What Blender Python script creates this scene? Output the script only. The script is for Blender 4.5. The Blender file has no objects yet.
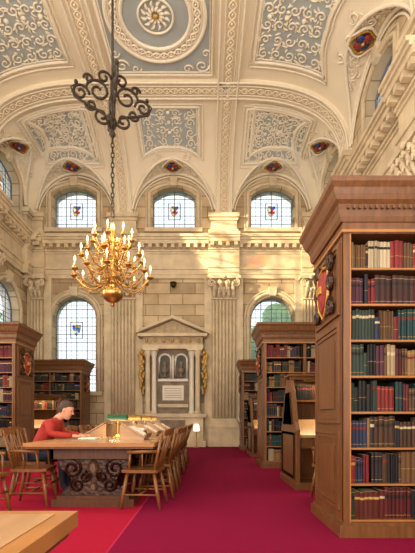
import bpy, math, random
from mathutils import Vector, Matrix
random.seed(7)
sc = bpy.context.scene
COL = sc.collection
sc.view_settings.view_transform = 'Standard'

# ---------------------------------------------------------------- room dims
XL, XR = -7.25, 4.50
YB, YF = 16.2, -4.0
PX1, PX2 = -3.38, 0.65          # pier lines / nave ribs
PY = [12.8, 8.2, 3.6, -1.0]     # transverse ribs
XC = -1.365
ZS, ZC, ZP = 9.3, 11.7, 11.05   # springing, flat ceiling, lunette crown
ENT0, ENT1 = 6.75, 8.35         # entablature
WC = 3.85; WB = 3.4             # cove widths
PEX = {WC: 2.6, WB: 2.15}       # cove superellipse exponents

# ---------------------------------------------------------------- materials
def srgb(r, g, b):
    f = lambda c: (c/255/12.92) if c/255 <= 0.04045 else ((c/255+0.055)/1.055)**2.4
    return (f(r), f(g), f(b), 1)

def base_mat(name, col, rough=0.6, metal=0.0, var=0.12, scale=6.0, stretch=(1,1,1), bump=0.0, bscale=40.0, spec=0.4):
    m = bpy.data.materials.new(name); m.use_nodes = True
    nt = m.node_tree; N = nt.nodes; L = nt.links
    b = N['Principled BSDF']
    b.inputs['Roughness'].default_value = rough
    b.inputs['Metallic'].default_value = metal
    b.inputs['Specular IOR Level'].default_value = spec
    tc = N.new('ShaderNodeTexCoord'); mp = N.new('ShaderNodeMapping')
    mp.inputs['Scale'].default_value = stretch
    L.new(tc.outputs['Object'], mp.inputs['Vector'])
    no = N.new('ShaderNodeTexNoise'); no.inputs['Scale'].default_value = scale
    no.inputs['Detail'].default_value = 5
    L.new(mp.outputs[0], no.inputs['Vector'])
    cr = N.new('ShaderNodeValToRGB')
    cr.color_ramp.elements[0].position = 0.3; cr.color_ramp.elements[1].position = 0.7
    cr.color_ramp.elements[0].color = (col[0]*(1-var), col[1]*(1-var), col[2]*(1-var), 1)
    cr.color_ramp.elements[1].color = (min(1,col[0]*(1+var)), min(1,col[1]*(1+var)), min(1,col[2]*(1+var)), 1)
    L.new(no.outputs['Fac'], cr.inputs['Fac']); L.new(cr.outputs['Color'], b.inputs['Base Color'])
    if bump > 0:
        n2 = N.new('ShaderNodeTexNoise'); n2.inputs['Scale'].default_value = bscale
        L.new(mp.outputs[0], n2.inputs['Vector'])
        bp = N.new('ShaderNodeBump'); bp.inputs['Strength'].default_value = bump; bp.inputs['Distance'].default_value = 0.02
        L.new(n2.outputs['Fac'], bp.inputs['Height']); L.new(bp.outputs[0], b.inputs['Normal'])
    return m

def emit_mat(name, col, s):
    m = bpy.data.materials.new(name); m.use_nodes = True
    b = m.node_tree.nodes['Principled BSDF']
    b.inputs['Base Color'].default_value = col
    b.inputs['Emission Color'].default_value = col; b.inputs['Emission Strength'].default_value = s
    return m

def ashlar(name, axis, col, bw=1.0, bh=0.44):
    m = bpy.data.materials.new(name); m.use_nodes = True
    nt = m.node_tree; N = nt.nodes; L = nt.links
    b = N['Principled BSDF']; b.inputs['Roughness'].default_value = 0.85; b.inputs['Specular IOR Level'].default_value = 0.2
    tc = N.new('ShaderNodeTexCoord'); sp = N.new('ShaderNodeSeparateXYZ'); cb = N.new('ShaderNodeCombineXYZ')
    L.new(tc.outputs['Object'], sp.inputs[0])
    L.new(sp.outputs[0 if axis == 'x' else 1], cb.inputs[0]); L.new(sp.outputs[2], cb.inputs[1])
    br = N.new('ShaderNodeTexBrick')
    br.inputs['Scale'].default_value = 1.0
    br.inputs['Brick Width'].default_value = bw; br.inputs['Row Height'].default_value = bh
    br.inputs['Mortar Size'].default_value = 0.017; br.inputs['Mortar Smooth'].default_value = 0.2
    br.inputs['Color1'].default_value = (col[0]*1.1, col[1]*1.09, col[2]*1.08, 1)
    br.inputs['Color2'].default_value = (col[0]*0.68, col[1]*0.64, col[2]*0.6, 1)
    br.inputs['Mortar'].default_value = (col[0]*0.42, col[1]*0.37, col[2]*0.3, 1)
    L.new(cb.outputs[0], br.inputs['Vector'])
    no = N.new('ShaderNodeTexNoise'); no.inputs['Scale'].default_value = 1.7; no.inputs['Detail'].default_value = 8
    L.new(tc.outputs['Object'], no.inputs['Vector'])
    cr = N.new('ShaderNodeValToRGB')
    cr.color_ramp.elements[0].position = 0.3; cr.color_ramp.elements[0].color = (0.64, 0.58, 0.5, 1)
    cr.color_ramp.elements[1].position = 0.72; cr.color_ramp.elements[1].color = (1.0, 1.0, 1.0, 1)
    L.new(no.outputs['Fac'], cr.inputs['Fac'])
    mx = N.new('ShaderNodeMixRGB'); mx.blend_type = 'MULTIPLY'; mx.inputs[0].default_value = 0.8
    L.new(br.outputs['Color'], mx.inputs[1]); L.new(cr.outputs[0], mx.inputs[2])
    L.new(mx.outputs[0], b.inputs['Base Color'])
    bp = N.new('ShaderNodeBump'); bp.inputs['Strength'].default_value = 0.35; bp.inputs['Distance'].default_value = 0.02; bp.invert = True
    L.new(br.outputs['Fac'], bp.inputs['Height']); L.new(bp.outputs[0], b.inputs['Normal'])
    return m

STONE = srgb(216, 198, 166)
M_wallx = ashlar('limestone_ashlar_x', 'x', STONE)
M_wally = ashlar('limestone_ashlar_y', 'y', STONE)
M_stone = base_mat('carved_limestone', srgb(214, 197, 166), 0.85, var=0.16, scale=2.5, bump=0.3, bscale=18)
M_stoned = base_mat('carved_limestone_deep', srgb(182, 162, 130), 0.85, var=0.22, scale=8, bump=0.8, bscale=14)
M_plaster = base_mat('cream_plaster', srgb(240, 229, 204), 0.8, var=0.03, scale=1.5, bump=0.1, bscale=10)
M_orn = base_mat('white_stucco_ornament', srgb(242, 232, 210), 0.75, var=0.05, scale=12, bump=0.3, bscale=50)
M_orntan = base_mat('tan_stucco_relief', srgb(218, 198, 162), 0.8, var=0.16, scale=16, bump=0.8, bscale=24)
M_blue = base_mat('greyblue_plaster', srgb(172, 180, 180), 0.8, var=0.06, scale=2)
M_cart = base_mat('painted_cartouche', srgb(140, 44, 40), 0.5, var=0.3, scale=14)
M_blazon = base_mat('painted_blue', srgb(44, 58, 104), 0.5, var=0.3, scale=14)
M_wood = base_mat('oak_wood', srgb(106, 69, 39), 0.36, var=0.28, scale=5, stretch=(6, 6, 0.6), bump=0.1)
M_woodd = base_mat('dark_oak_wood', srgb(80, 50, 30), 0.4, var=0.3, scale=5, stretch=(6, 6, 0.6), bump=0.15)
M_woodc = base_mat('carved_oak', srgb(56, 33, 21), 0.45, var=0.5, scale=16, bump=1.0, bscale=22)
M_woodl = base_mat('light_oak_top', srgb(174, 138, 100), 0.25, var=0.12, scale=5, stretch=(7, 0.6, 6))
M_edge = base_mat('shelf_edge', srgb(158, 108, 58), 0.4, var=0.12, scale=5)
M_chair = base_mat('chair_wood', srgb(118, 76, 38), 0.33, var=0.2, scale=8, stretch=(3, 3, 1))
M_back = base_mat('shelf_back_dark', srgb(36, 22, 15), 0.8)
M_brass = base_mat('brass', srgb(184, 144, 82), 0.3, metal=0.9, var=0.3, scale=20)
M_iron = base_mat('dark_bronze', srgb(54, 44, 34), 0.4, metal=0.6, var=0.2, scale=20)
M_gold = base_mat('gilding', srgb(196, 154, 76), 0.45, metal=0.5, var=0.35, scale=20, bump=0.6)
M_candle = base_mat('candle_wax', srgb(235, 228, 205), 0.5, var=0.03)
M_flame = emit_mat('bulb_glow', srgb(255, 212, 140), 7)
M_lampglow = emit_mat('lamp_glow', srgb(255, 214, 140), 4)
M_lead = base_mat('window_lead', srgb(108, 118, 132), 0.5, var=0.1)
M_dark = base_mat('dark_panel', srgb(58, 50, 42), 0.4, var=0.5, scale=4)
M_niche = base_mat('grey_brown_marble', srgb(128, 112, 90), 0.5, var=0.3, scale=4)  # darker grey-brown marble for monument infill, busts and inscription
M_white = base_mat('white_marble', srgb(226, 218, 200), 0.4, var=0.06, scale=4)
M_paper = base_mat('paper', srgb(238, 232, 216), 0.7, var=0.03)
M_red = base_mat('red_shirt', srgb(158, 44, 36), 0.8, var=0.12, scale=14)
M_skin = base_mat('skin', srgb(206, 152, 124), 0.55, var=0.05, scale=10)
M_hair = base_mat('dark_hair', srgb(64, 46, 34), 0.6, var=0.3, scale=60)
M_jean = base_mat('navy_trousers', srgb(36, 42, 60), 0.8)
M_grass = base_mat('grass', srgb(96, 128, 58), 0.9, var=0.3, scale=3)
M_leaf = base_mat('tree_foliage', srgb(124, 160, 92), 0.9, var=0.5, scale=3, bump=1, bscale=5)
M_green = base_mat('green_enamel', srgb(24, 84, 50), 0.25, var=0.1)

def carpet(name, c, c2):
    m = base_mat(name, c, 0.95, var=0.0, scale=90, bump=0.5, bscale=220, spec=0.1)
    nt = m.node_tree
    cr = [n for n in nt.nodes if n.type == 'VALTORGB'][0]
    cr.color_ramp.elements[0].color = c; cr.color_ramp.elements[1].color = c2
    return m
M_carpet = carpet('magenta_carpet', srgb(112, 10, 48), srgb(140, 16, 62))
M_runner = carpet('crimson_carpet', srgb(150, 18, 46), srgb(178, 28, 60))
M_border = carpet('carpet_border', srgb(170, 36, 72), srgb(184, 46, 84))

M_books = bpy.data.materials.new('book_spines'); M_books.use_nodes = True
_n = M_books.node_tree; _a = _n.nodes.new('ShaderNodeAttribute'); _a.attribute_name = 'Col'
_n.links.new(_a.outputs['Color'], _n.nodes['Principled BSDF'].inputs['Base Color'])
_n.nodes['Principled BSDF'].inputs['Roughness'].default_value = 0.55
_n.nodes['Principled BSDF'].inputs['Specular IOR Level'].default_value = 0.25

M_glass = bpy.data.materials.new('leaded_glass'); M_glass.use_nodes = True
_n = M_glass.node_tree; _n.nodes.clear()
_o = _n.nodes.new('ShaderNodeOutputMaterial'); _m = _n.nodes.new('ShaderNodeMixShader')
_t = _n.nodes.new('ShaderNodeBsdfTransparent'); _t.inputs[0].default_value = (0.93, 0.97, 1, 1)
_g = _n.nodes.new('ShaderNodeBsdfTranslucent'); _g.inputs[0].default_value = (0.9, 0.95, 1, 1)
_m.inputs[0].default_value = 0.25
_n.links.new(_t.outputs[0], _m.inputs[1]); _n.links.new(_g.outputs[0], _m.inputs[2]); _n.links.new(_m.outputs[0], _o.inputs[0])

M_stain = bpy.data.materials.new('stained_glass'); M_stain.use_nodes = True
_n = M_stain.node_tree; _n.nodes.clear()
_o = _n.nodes.new('ShaderNodeOutputMaterial'); _t = _n.nodes.new('ShaderNodeBsdfTransparent')
_v = _n.nodes.new('ShaderNodeTexVoronoi'); _v.inputs['Scale'].default_value = 9
_c = _n.nodes.new('ShaderNodeValToRGB'); _c.color_ramp.interpolation = 'CONSTANT'
_c.color_ramp.elements[0].color = (.5, .06, .05, 1); _c.color_ramp.elements[1].position = .75; _c.color_ramp.elements[1].color = (.75, .5, .12, 1)
for _p, _q in ((.3, (.06, .12, .4, 1)), (.5, (.7, .72, .66, 1)), (.62, (.1, .3, .16, 1))):
    _e = _c.color_ramp.elements.new(_p); _e.color = _q
_tc = _n.nodes.new('ShaderNodeTexCoord'); _n.links.new(_tc.outputs['Object'], _v.inputs['Vector'])
_n.links.new(_v.outputs['Color'], _c.inputs['Fac']); _n.links.new(_c.outputs[0], _t.inputs[0]); _n.links.new(_t.outputs[0], _o.inputs[0])

# ---------------------------------------------------------------- mesh builder
class MB:
    def __init__(s): s.v = []; s.f = []; s.m = []; s.c = []; s.mats = []; s.sm = []
    def mi(s, mat):
        if mat not in s.mats: s.mats.append(mat)
        return s.mats.index(mat)
    def add(s, vs, fs, mat, col=None, smooth=False):
        o = len(s.v); s.v.extend([tuple(p) for p in vs]); k = s.mi(mat)
        for i, f in enumerate(fs):
            s.f.append(tuple(o+j for j in f)); s.m.append(k); s.sm.append(smooth)
            s.c.append(col[i] if isinstance(col, list) else col)
    def box(s, x0, x1, y0, y1, z0, z1, mat, M=None, b=0.0):
        vs = [Vector(p) for p in ((x0,y0,z0),(x1,y0,z0),(x1,y1,z0),(x0,y1,z0),(x0,y0,z1),(x1,y0,z1),(x1,y1,z1),(x0,y1,z1))]
        if M: vs = [M @ p for p in vs]
        s.add(vs, [(0,3,2,1),(4,5,6,7),(0,1,5,4),(1,2,6,5),(2,3,7,6),(3,0,4,7)], mat)
    def prism(s, poly, a0, a1, axis, mat, M=None):
        def P(p, a):
            q = {'x': (a, p[0], p[1]), 'y': (p[0], a, p[1]), 'z': (p[0], p[1], a)}[axis]
            q = Vector(q); return M @ q if M else q
        n = len(poly)
        vs = [P(p, a0) for p in poly]+[P(p, a1) for p in poly]
        fs = [tuple(range(n)), tuple(range(2*n-1, n-1, -1))]
        fs += [(i, i+n, (i+1) % n+n, (i+1) % n) for i in range(n)]
        s.add(vs, fs, mat)
    def lathe(s, prof, c, mat, n=14, M=None, smooth=True):
        vs = []; fs = []
        for r, z in prof:
            for i in range(n):
                a = 2*math.pi*i/n
                p = Vector((c[0]+r*math.cos(a), c[1]+r*math.sin(a), c[2]+z)); vs.append(M @ p if M else p)
        for j in range(len(prof)-1):
            for i in range(n):
                fs.append((j*n+i, j*n+(i+1) % n, (j+1)*n+(i+1) % n, (j+1)*n+i))
        fs.append(tuple(range(n-1, -1, -1))); fs.append(tuple((len(prof)-1)*n+i for i in range(n)))
        s.add(vs, fs, mat, smooth=smooth)
    def tube(s, pts, r, mat, n=6, closed=False, M=None):
        pts = [Vector(p) for p in pts]
        if M: pts = [M @ p for p in pts]
        m = len(pts)
        if m < 2: return
        rr = r if isinstance(r, (list, tuple)) else [r]*m
        vs = []; fs = []; up = None
        for i, p in enumerate(pts):
            if closed: t = pts[(i+1) % m]-pts[i-1]
            else: t = pts[min(i+1, m-1)]-pts[max(i-1, 0)]
            if t.length < 1e-9: t = Vector((0, 0, 1))
            t.normalize()
            if up is None: up = Vector((0, 0, 1)) if abs(t.z) < 0.9 else Vector((1, 0, 0))
            a = t.cross(up)
            if a.length < 1e-4: a = t.orthogonal()
            a.normalize(); b = a.cross(t).normalized(); up = b
            for k in range(n):
                th = 2*math.pi*k/n
                vs.append(p+(a*math.cos(th)+b*math.sin(th))*rr[i])
        rng = m if closed else m-1
        for j in range(rng):
            for k in range(n):
                fs.append((j*n+k, j*n+(k+1) % n, ((j+1) % m)*n+(k+1) % n, ((j+1) % m)*n+k))
        if not closed:
            fs.append(tuple(range(n-1, -1, -1))); fs.append(tuple((m-1)*n+k for k in range(n)))
        s.add(vs, fs, mat, smooth=True)
    def ball(s, c, r, mat, n=8, M=None):
        if not isinstance(r, (tuple, list)): r = (r, r, r)
        vs = []; fs = []; k = max(4, n//2+1)
        for j in range(k+1):
            ph = math.pi*j/k
            for i in range(n):
                a = 2*math.pi*i/n
                p = Vector((c[0]+r[0]*math.sin(ph)*math.cos(a), c[1]+r[1]*math.sin(ph)*math.sin(a), c[2]+r[2]*math.cos(ph)))
                vs.append(M @ p if M else p)
        for j in range(k):
            for i in range(n):
                fs.append((j*n+i, (j+1)*n+i, (j+1)*n+(i+1) % n, j*n+(i+1) % n))
        s.add(vs, fs, mat, smooth=True)
    def obj(s, name, parent=None, loc=None, bevel=0):
        me = bpy.data.meshes.new(name); me.from_pydata(s.v, [], s.f)
        for m in s.mats: me.materials.append(m)
        me.polygons.foreach_set('material_index', s.m)
        me.polygons.foreach_set('use_smooth', s.sm)
        if any(c is not None for c in s.c):
            at = me.color_attributes.new('Col', 'FLOAT_COLOR', 'CORNER')
            buf = []
            for p, c in zip(me.polygons, s.c):
                buf.extend(list(c or (1, 1, 1, 1))*p.loop_total)
            at.data.foreach_set('color', buf)
        me.update()
        return link(name, me, parent, loc, bevel)

def link(name, me, parent=None, loc=None, bevel=0, rotz=0):
    o = bpy.data.objects.new(name, me); COL.objects.link(o)
    if parent: o.parent = parent
    if loc: o.location = loc
    o.rotation_euler[2] = rotz
    if bevel:
        md = o.modifiers.new('bevel', 'BEVEL'); md.width = bevel; md.segments = 2; md.limit_method = 'ANGLE'
    return o
def empty(name, loc=(0, 0, 0)):
    o = bpy.data.objects.new(name, None); COL.objects.link(o); o.location = loc; o.empty_display_size = 0.2; return o

# ---------------------------------------------------------------- windows & walls
def arch_pts(cx, w, z0, z1, rise, n=18):
    h = w/2; zs = z1-rise
    pts = [(cx-h, z0), (cx+h, z0)]
    if rise >= h-1e-3:
        for i in range(n+1):
            a = math.pi*i/n; pts.append((cx+h*math.cos(a), zs+h*math.sin(a)))
    else:
        R = (h*h+rise*rise)/(2*rise); th = math.asin(h/R)
        for i in range(n+1):
            a = th-2*th*i/n; pts.append((cx+R*math.sin(a), z1-R+R*math.cos(a)))
    return pts
def arch_top(cx, w, z1, rise, x):
    h = w/2; d = abs(x-cx)
    if d >= h: return z1-rise
    if rise >= h-1e-3: return z1-rise+math.sqrt(max(0, h*h-d*d))
    R = (h*h+rise*rise)/(2*rise); return z1-R+math.sqrt(R*R-d*d)

def wall_with_holes(name, u0, u1, z0, z1, holes, mapf, mat, t=0.6):
    cu = bpy.data.curves.new(name+'_c', 'CURVE'); cu.dimensions = '2D'; cu.fill_mode = 'BOTH'; cu.extrude = t/2
    for pts in [[(u0, z0), (u1, z0), (u1, z1), (u0, z1)]]+holes:
        sp = cu.splines.new('POLY'); sp.points.add(len(pts)-1); sp.use_cyclic_u = True
        for p, q in zip(sp.points, pts): p.co = (q[0], q[1], 0, 1)
    tmp = bpy.data.objects.new(name+'_c', cu); COL.objects.link(tmp)
    bpy.context.view_layer.update()
    me = bpy.data.meshes.new_from_object(tmp.evaluated_get(bpy.context.evaluated_depsgraph_get()))
    bpy.data.objects.remove(tmp)
    for v in me.vertices: v.co = mapf(v.co.x, v.co.y, v.co.z+t/2)
    me.materials.clear(); me.materials.append(mat)
    for p in me.polygons: p.material_index = 0
    return link(name, me)

map_back = lambda u, v, w: Vector((u, YB+w, v))
map_left = lambda u, v, w: Vector((XL-w, u, v))
map_right = lambda u, v, w: Vector((XR+w, u, v))
UPW = (1.72, 8.78, 10.48, 0.34)
LOW = (1.72, 2.2, 6.05, 0.86)
wcount = [0]
def window(mapf, cu, spec, stained=True):
    w, z0, z1, rise = spec
    wcount[0] += 1
    root = empty('window_%d' % wcount[0], mapf(cu, (z0+z1)/2, 0.25))
    inv = -Vector(root.location)
    mb = MB()
    P = lambda u, v, d: mapf(u, v, d)+inv
    def bar(ua, va, ub, vb, r):
        mb.tube([P(ua, va, 0.3), P(ub, vb, 0.3)], r, M_lead, n=4)
    ncol = 4
    for i in range(1, ncol):
        u = cu-w/2+w*i/ncol; bar(u, z0, u, arch_top(cu, w, z1, rise, u), 0.017)
    for i in range(1, ncol*2):
        u = cu-w/2+w*i/(ncol*2); bar(u, z0, u, arch_top(cu, w, z1, rise, u), 0.006)
    rows = int((z1-z0)/0.34)
    for j in range(1, rows*2+2):
        v = z0+0.17*j
        if v > z1: break
        hw = w/2
        if v > z1-rise:
            hw = 0
            for k in range(50):
                if arch_top(cu, w, z1, rise, cu+w/2*k/50) >= v: hw = w/2*k/50
        if hw > 0.05: bar(cu-hw, v, cu+hw, v, 0.014 if j % 2 == 0 else 0.006)
    ap = arch_pts(cu, w, z0, z1, rise)
    mb.tube([P(u, v, 0.3) for u, v in ap], 0.04, M_lead, n=4, closed=True)
    zc = (z0+z1)/2 if rise < 0.5 else z1-1.3
    q = [(cu-0.25, zc-0.32), (cu+0.25, zc-0.32), (cu+0.25, zc+0.32), (cu-0.25, zc+0.32)]
    mb.tube([P(u, v, 0.28) for u, v in q], 0.018, M_iron, n=4, closed=True)
    sh = [(cu-.02, zc-.24), (cu+.12, zc-.14), (cu+.17, zc+.05), (cu+.17, zc+.22), (cu-.17, zc+.22), (cu-.17, zc+.05), (cu-.12, zc-.14)]
    mb.add([P(u, v, 0.27) for u, v in sh], [tuple(range(7))], M_stain)
    mb.obj('leading', root)
    g = MB(); g.add([P(u, v, 0.33) for u, v in ap], [tuple(range(len(ap)))], M_glass); g.obj('glass', root)
    s = MB()
    ap2 = arch_pts(cu, w+0.26, z0-0.05, z1+0.13, rise+ (0.13 if rise > .5 else 0.02))
    s.tube([P(u, v, -0.02) for u, v in ap2[1:]+ap2[:1]], 0.075, M_stone, n=6)
    ap3 = arch_pts(cu, w+0.5, z0-0.05, z1+0.25, rise+(0.25 if rise > .5 else 0.03))
    s.tube([P(u, v, -0.01) for u, v in ap3[1:]+ap3[:1]], 0.04, M_stone, n=6)
    k = [P(cu-0.12, z1, 0.1), P(cu+0.12, z1, 0.1), P(cu+0.17, z1+0.36, 0.1), P(cu-0.17, z1+0.36, 0.1)]
    k2 = [P(cu-0.12, z1, -0.14), P(cu+0.12, z1, -0.14), P(cu+0.17, z1+0.36, -0.16), P(cu-0.17, z1+0.36, -0.16)]
    s.add(k+k2, [(0,1,2,3),(7,6,5,4),(0,4,5,1),(1,5,6,2),(2,6,7,3),(3,7,4,0)], M_stone)
    a, b = P(cu-w/2-0.3, z0-0.16, 0.1), P(cu+w/2+0.3, z0, -0.16)
    s.box(min(a.x,b.x), max(a.x,b.x), min(a.y,b.y), max(a.y,b.y), a.z, b.z, M_stone)
    s.obj('stone_surround', root)

UBX = [-5.39, XC, 2.63]
SBY = [14.5, 10.5, 5.9, 1.3, -2.6]
hb = [arch_pts(x, *UPW) for x in UBX]+[arch_pts(UBX[0], *LOW), arch_pts(UBX[2], *LOW)]
wall_with_holes('wall_back', XL-0.6, XR+0.6, -0.1, 12.2, hb, map_back, M_wallx)
hs = [arch_pts(y, *UPW) for y in SBY]+[arch_pts(y, *LOW) for y in SBY]
wall_with_holes('wall_left', YF, YB, -0.1, 12.2, hs, map_left, M_wally)
wall_with_holes('wall_right', YF, YB, -0.1, 12.2, hs, map_right, M_wally)
mb = MB(); mb.box(XL-.6, XR+.6, YF-0.6, YF, -.1, 12.2, M_wallx); mb.obj('wall_front')
for x in UBX: window(map_back, x, UPW)
for x in (UBX[0], UBX[2]): window(map_back, x, LOW)
for y in SBY[:4]:
    window(map_left, y, UPW); window(map_right, y, UPW)
    window(map_left, y, LOW); window(map_right, y, LOW)

# floor
fl_ = MB(); fl_.box(XL-.6, XR+.6, YF-.6, YB+.6, -0.25, -0.02, M_woodd)
fl_.box(-0.79, XR, YF, YB, -0.02, 0.0, M_carpet)
fl_.box(XL, -0.81, YF, YB, -0.02, 0.0, M_runner); fl_.box(-0.81, -0.79, YF, YB, -0.02, 0.001, M_border); fl_.obj('floor')

# ---------------------------------------------------------------- vault
def cove(s, w):
    p = PEX[w]; s = max(0, min(1, s/w)); return ZS+(ZC-ZS)*max(0, 1-(1-s)**p)**(1/p)
def barrel(t, half):
    h = half-0.32
    return ZS+(ZP-ZS)*math.sqrt(max(0, 1-(t/h)**2)) if abs(t) < h else 0
PYX = [YB]+PY+[-5.6]
def ybay(y):
    for a, b in zip(PYX[:-1], PYX[1:]):
        if b <= y <= a: return ((a+b)/2, (a-b)/2)
    return (-3.3, 2.3)
def xbay(x):
    if x < PX1: return ((XL+PX1)/2, (PX1-XL)/2)
    if x > PX2: return ((PX2+XR)/2, (XR-PX2)/2)
    return ((PX1+PX2)/2, (PX2-PX1)/2)
def ZV(x, y):
    sx = min(x-XL, XR-x); sy = YB-y
    z = min(cove(sx, WC), cove(sy, WB))
    if sx < WC:
        c, h = ybay(y); z = max(z, barrel(y-c, h)) if sx < 3 else z
    if sy < WB:
        c, h = xbay(x); z = max(z, barrel(x-c, h))
    return z
def lift(x, y, off):
    e = 0.01
    gx = (ZV(x+e, y)-ZV(x-e, y))/(2*e); gy = (ZV(x, y+e)-ZV(x, y-e))/(2*e)
    gx = max(-4, min(4, gx)); gy = max(-4, min(4, gy))
    n = Vector((gx, gy, -1)).normalized()
    return Vector((x, y, ZV(x, y)))+n*off
NX = 64
xs = [XL+WC*(1-math.cos(math.pi/2*i/NX)) for i in range(NX)]
x0_, x1_ = XL+WC, XR-WC
xs += [x0_+(x1_-x0_)*i/24 for i in range(24)]
xs += [XR-WC*(1-math.cos(math.pi/2*i/NX)) for i in range(NX, -1, -1)]
ys = [YB-WB*(1-math.cos(math.pi/2*i/NX)) for i in range(NX)]
yy = YB-WB
while yy > YF: ys.append(yy); yy -= 0.055
ys.append(YF)
vs = [(x, y, ZV(x, y)) for y in ys for x in xs]
n = len(xs)
fs = [(j*n+i, j*n+i+1, (j+1)*n+i+1, (j+1)*n+i) for j in range(len(ys)-1) for i in range(n-1)]
mb = MB(); mb.add(vs, fs, M_plaster, smooth=True); mb.obj('ceiling')
mb = MB(); mb.box(XL-.6, XR+.6, YF-.6, YB+.6, 12.2, 12.4, M_plaster); mb.obj('roof')

rib = MB(); orn = MB(); pan = MB()
def ribbon(path, w, off, mat, lat):
    vs = []; fs = []
    for (x, y) in path:
        c = lift(x, y, off)
        b = lift(x, y, -0.05)
        l = Vector((lat[0], lat[1], 0))*w/2
        vs += [b-l, c-l, c+l, b+l]
    for i in range(len(path)-1):
        a = i*4; d = a+4
        fs += [(a, a+1, d+1, d), (a+1, a+2, d+2, d+1), (a+2, a+3, d+3, d+2)]
    rib.add(vs, fs, mat)
def seg(a, b, n): return [(a[0]+(b[0]-a[0])*i/n, a[1]+(b[1]-a[1])*i/n) for i in range(n+1)]
def cs(a, b, n):
    return [(a[0]+(b[0]-a[0])*(1-math.cos(math.pi/2*i/n)), a[1]+(b[1]-a[1])*(1-math.cos(math.pi/2*i/n))) for i in range(n+1)]
def band(path, lat, w=0.62):
    ribbon(path, w, 0.09, M_plaster, lat)
    ribbon(path, w*0.5, 0.115, M_orntan, lat)
    L = Vector((lat[0], lat[1], 0))
    for sg in (-1, 1):
        for q, r in ((0.5, 0.035), (0.28, 0.02)):
            rib.tube([lift(x, y, 0.12)+L*sg*w*q for x, y in path], r, M_orn, n=5)
    acc = 0; last = None; dense = []
    for i in range(len(path)-1):
        for k in range(4):
            f = k/4; dense.append((path[i][0]+(path[i+1][0]-path[i][0])*f, path[i][1]+(path[i+1][1]-path[i][1])*f))
    s1 = []; s2 = []; cnt = 0
    for (x, y) in dense:
        p = lift(x, y, 0.125)
        if last is not None: acc += (p-last).length
        last = p
        o = 0.09*math.sin(acc*2*math.pi/0.5)
        s1.append(p+L*o); s2.append(p-L*o)
        if acc > (cnt+.5)*0.25: cnt += 1; rib.ball(p, (0.035, 0.035, 0.03), M_orn, n=5)
    rib.tube(s1, 0.02, M_orn, n=4); rib.tube(s2, 0.02, M_orn, n=4)
for px in (PX1, PX2):
    band(cs((px, YB), (px, YB-WB), 36)+seg((px, YB-WB), (px, YF), 120)[1:], (1, 0))
for py in PY:
    band(cs((XL, py), (PX1, py), 36)+seg((PX1, py), (PX2, py), 28)[1:]+cs((XR, py), (PX2, py), 36)[::-1], (0, 1))
def groin_s(t, half, W):
    z = barrel(t, half)
    if z <= ZS: return 0
    p = PEX[W]
    return W*(1-max(0, 1-((z-ZS)/(ZC-ZS))**p)**(1/p))
def lun(side, c, half):
    W = WB if side == 'B' else WC
    return ((lambda t, s: (c+t, YB-s)) if side == 'B' else (lambda t, s: (XL+s, c+t)) if side == 'L' else (lambda t, s: (XR-s, c+t))), W
def spiral(cx, cy, r, a0, turns, dirn, mp, off, rad, k=9):
    pts = []; rs = []
    for i in range(k*2):
        f = i/(k*2-1); a = a0+dirn*f*turns*2*math.pi; rr = r*(1-0.85*f)
        x, y = mp(cx+rr*math.cos(a), cy+rr*math.sin(a))
        if not (XL+0.02 < x < XR-0.02 and y < YB-0.02): continue
        pts.append(lift(x, y, off)); rs.append(rad*(1-.35*f))
    if len(pts) > 2: orn.tube(pts, rs[:len(pts)], M_orn, n=5)
def stroke(t, s, ang, L, mp, rad, off=0.03):
    pts = []
    for k in range(4):
        f = k/3; a = ang+f*.7
        x, y = mp(t+L*f*math.cos(a), s+L*f*math.sin(a))
        if not (XL+0.02 < x < XR-0.02 and y < YB-0.02): return
        pts.append(lift(x, y, off))
    orn.tube(pts, [rad*.5, rad*1.2, rad, rad*.3], M_orn, n=5)
def foliage(tw, s0f, s1f, mp, seed, cell=0.34):
    rng = random.Random(seed); nt = max(2, int(tw/cell)); c = tw/nt
    for i in range(nt):
        t = c*(i+.5); a, b = s0f(t)+.06, s1f(t)-.06
        ns = max(1, int((b-a)/cell+.3)); d = (b-a)/ns
        for j in range(ns):
            s = a+d*(j+.5); r = min(c, d)*.42; dr = 1 if (i+j) % 2 else -1; a0 = rng.uniform(0, 6.28)
            L = [(rng.uniform(0, 6.28), rng.uniform(.1, .17)) for _ in range(5)]
            for sg in (-1, 1):
                aa = a0 if sg > 0 else math.pi-a0
                spiral(sg*t, s, r, aa, 1.25, dr*sg, mp, .03, .026)
                for an, ln in L:
                    an2 = an if sg > 0 else math.pi-an
                    stroke(sg*t+r*.9*math.cos(an2), s+r*.9*math.sin(an2), an2+(.5 if sg > 0 else -.9), ln, mp, .022)
    for s in (.35, .6, .85):
        m = s0f(0)+(s1f(0)-s0f(0))*s; x, y = mp(0, m)
        orn.ball(lift(x, y, .03), (.07, .07, .05), M_orn, n=8)
sid = 0
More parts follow.
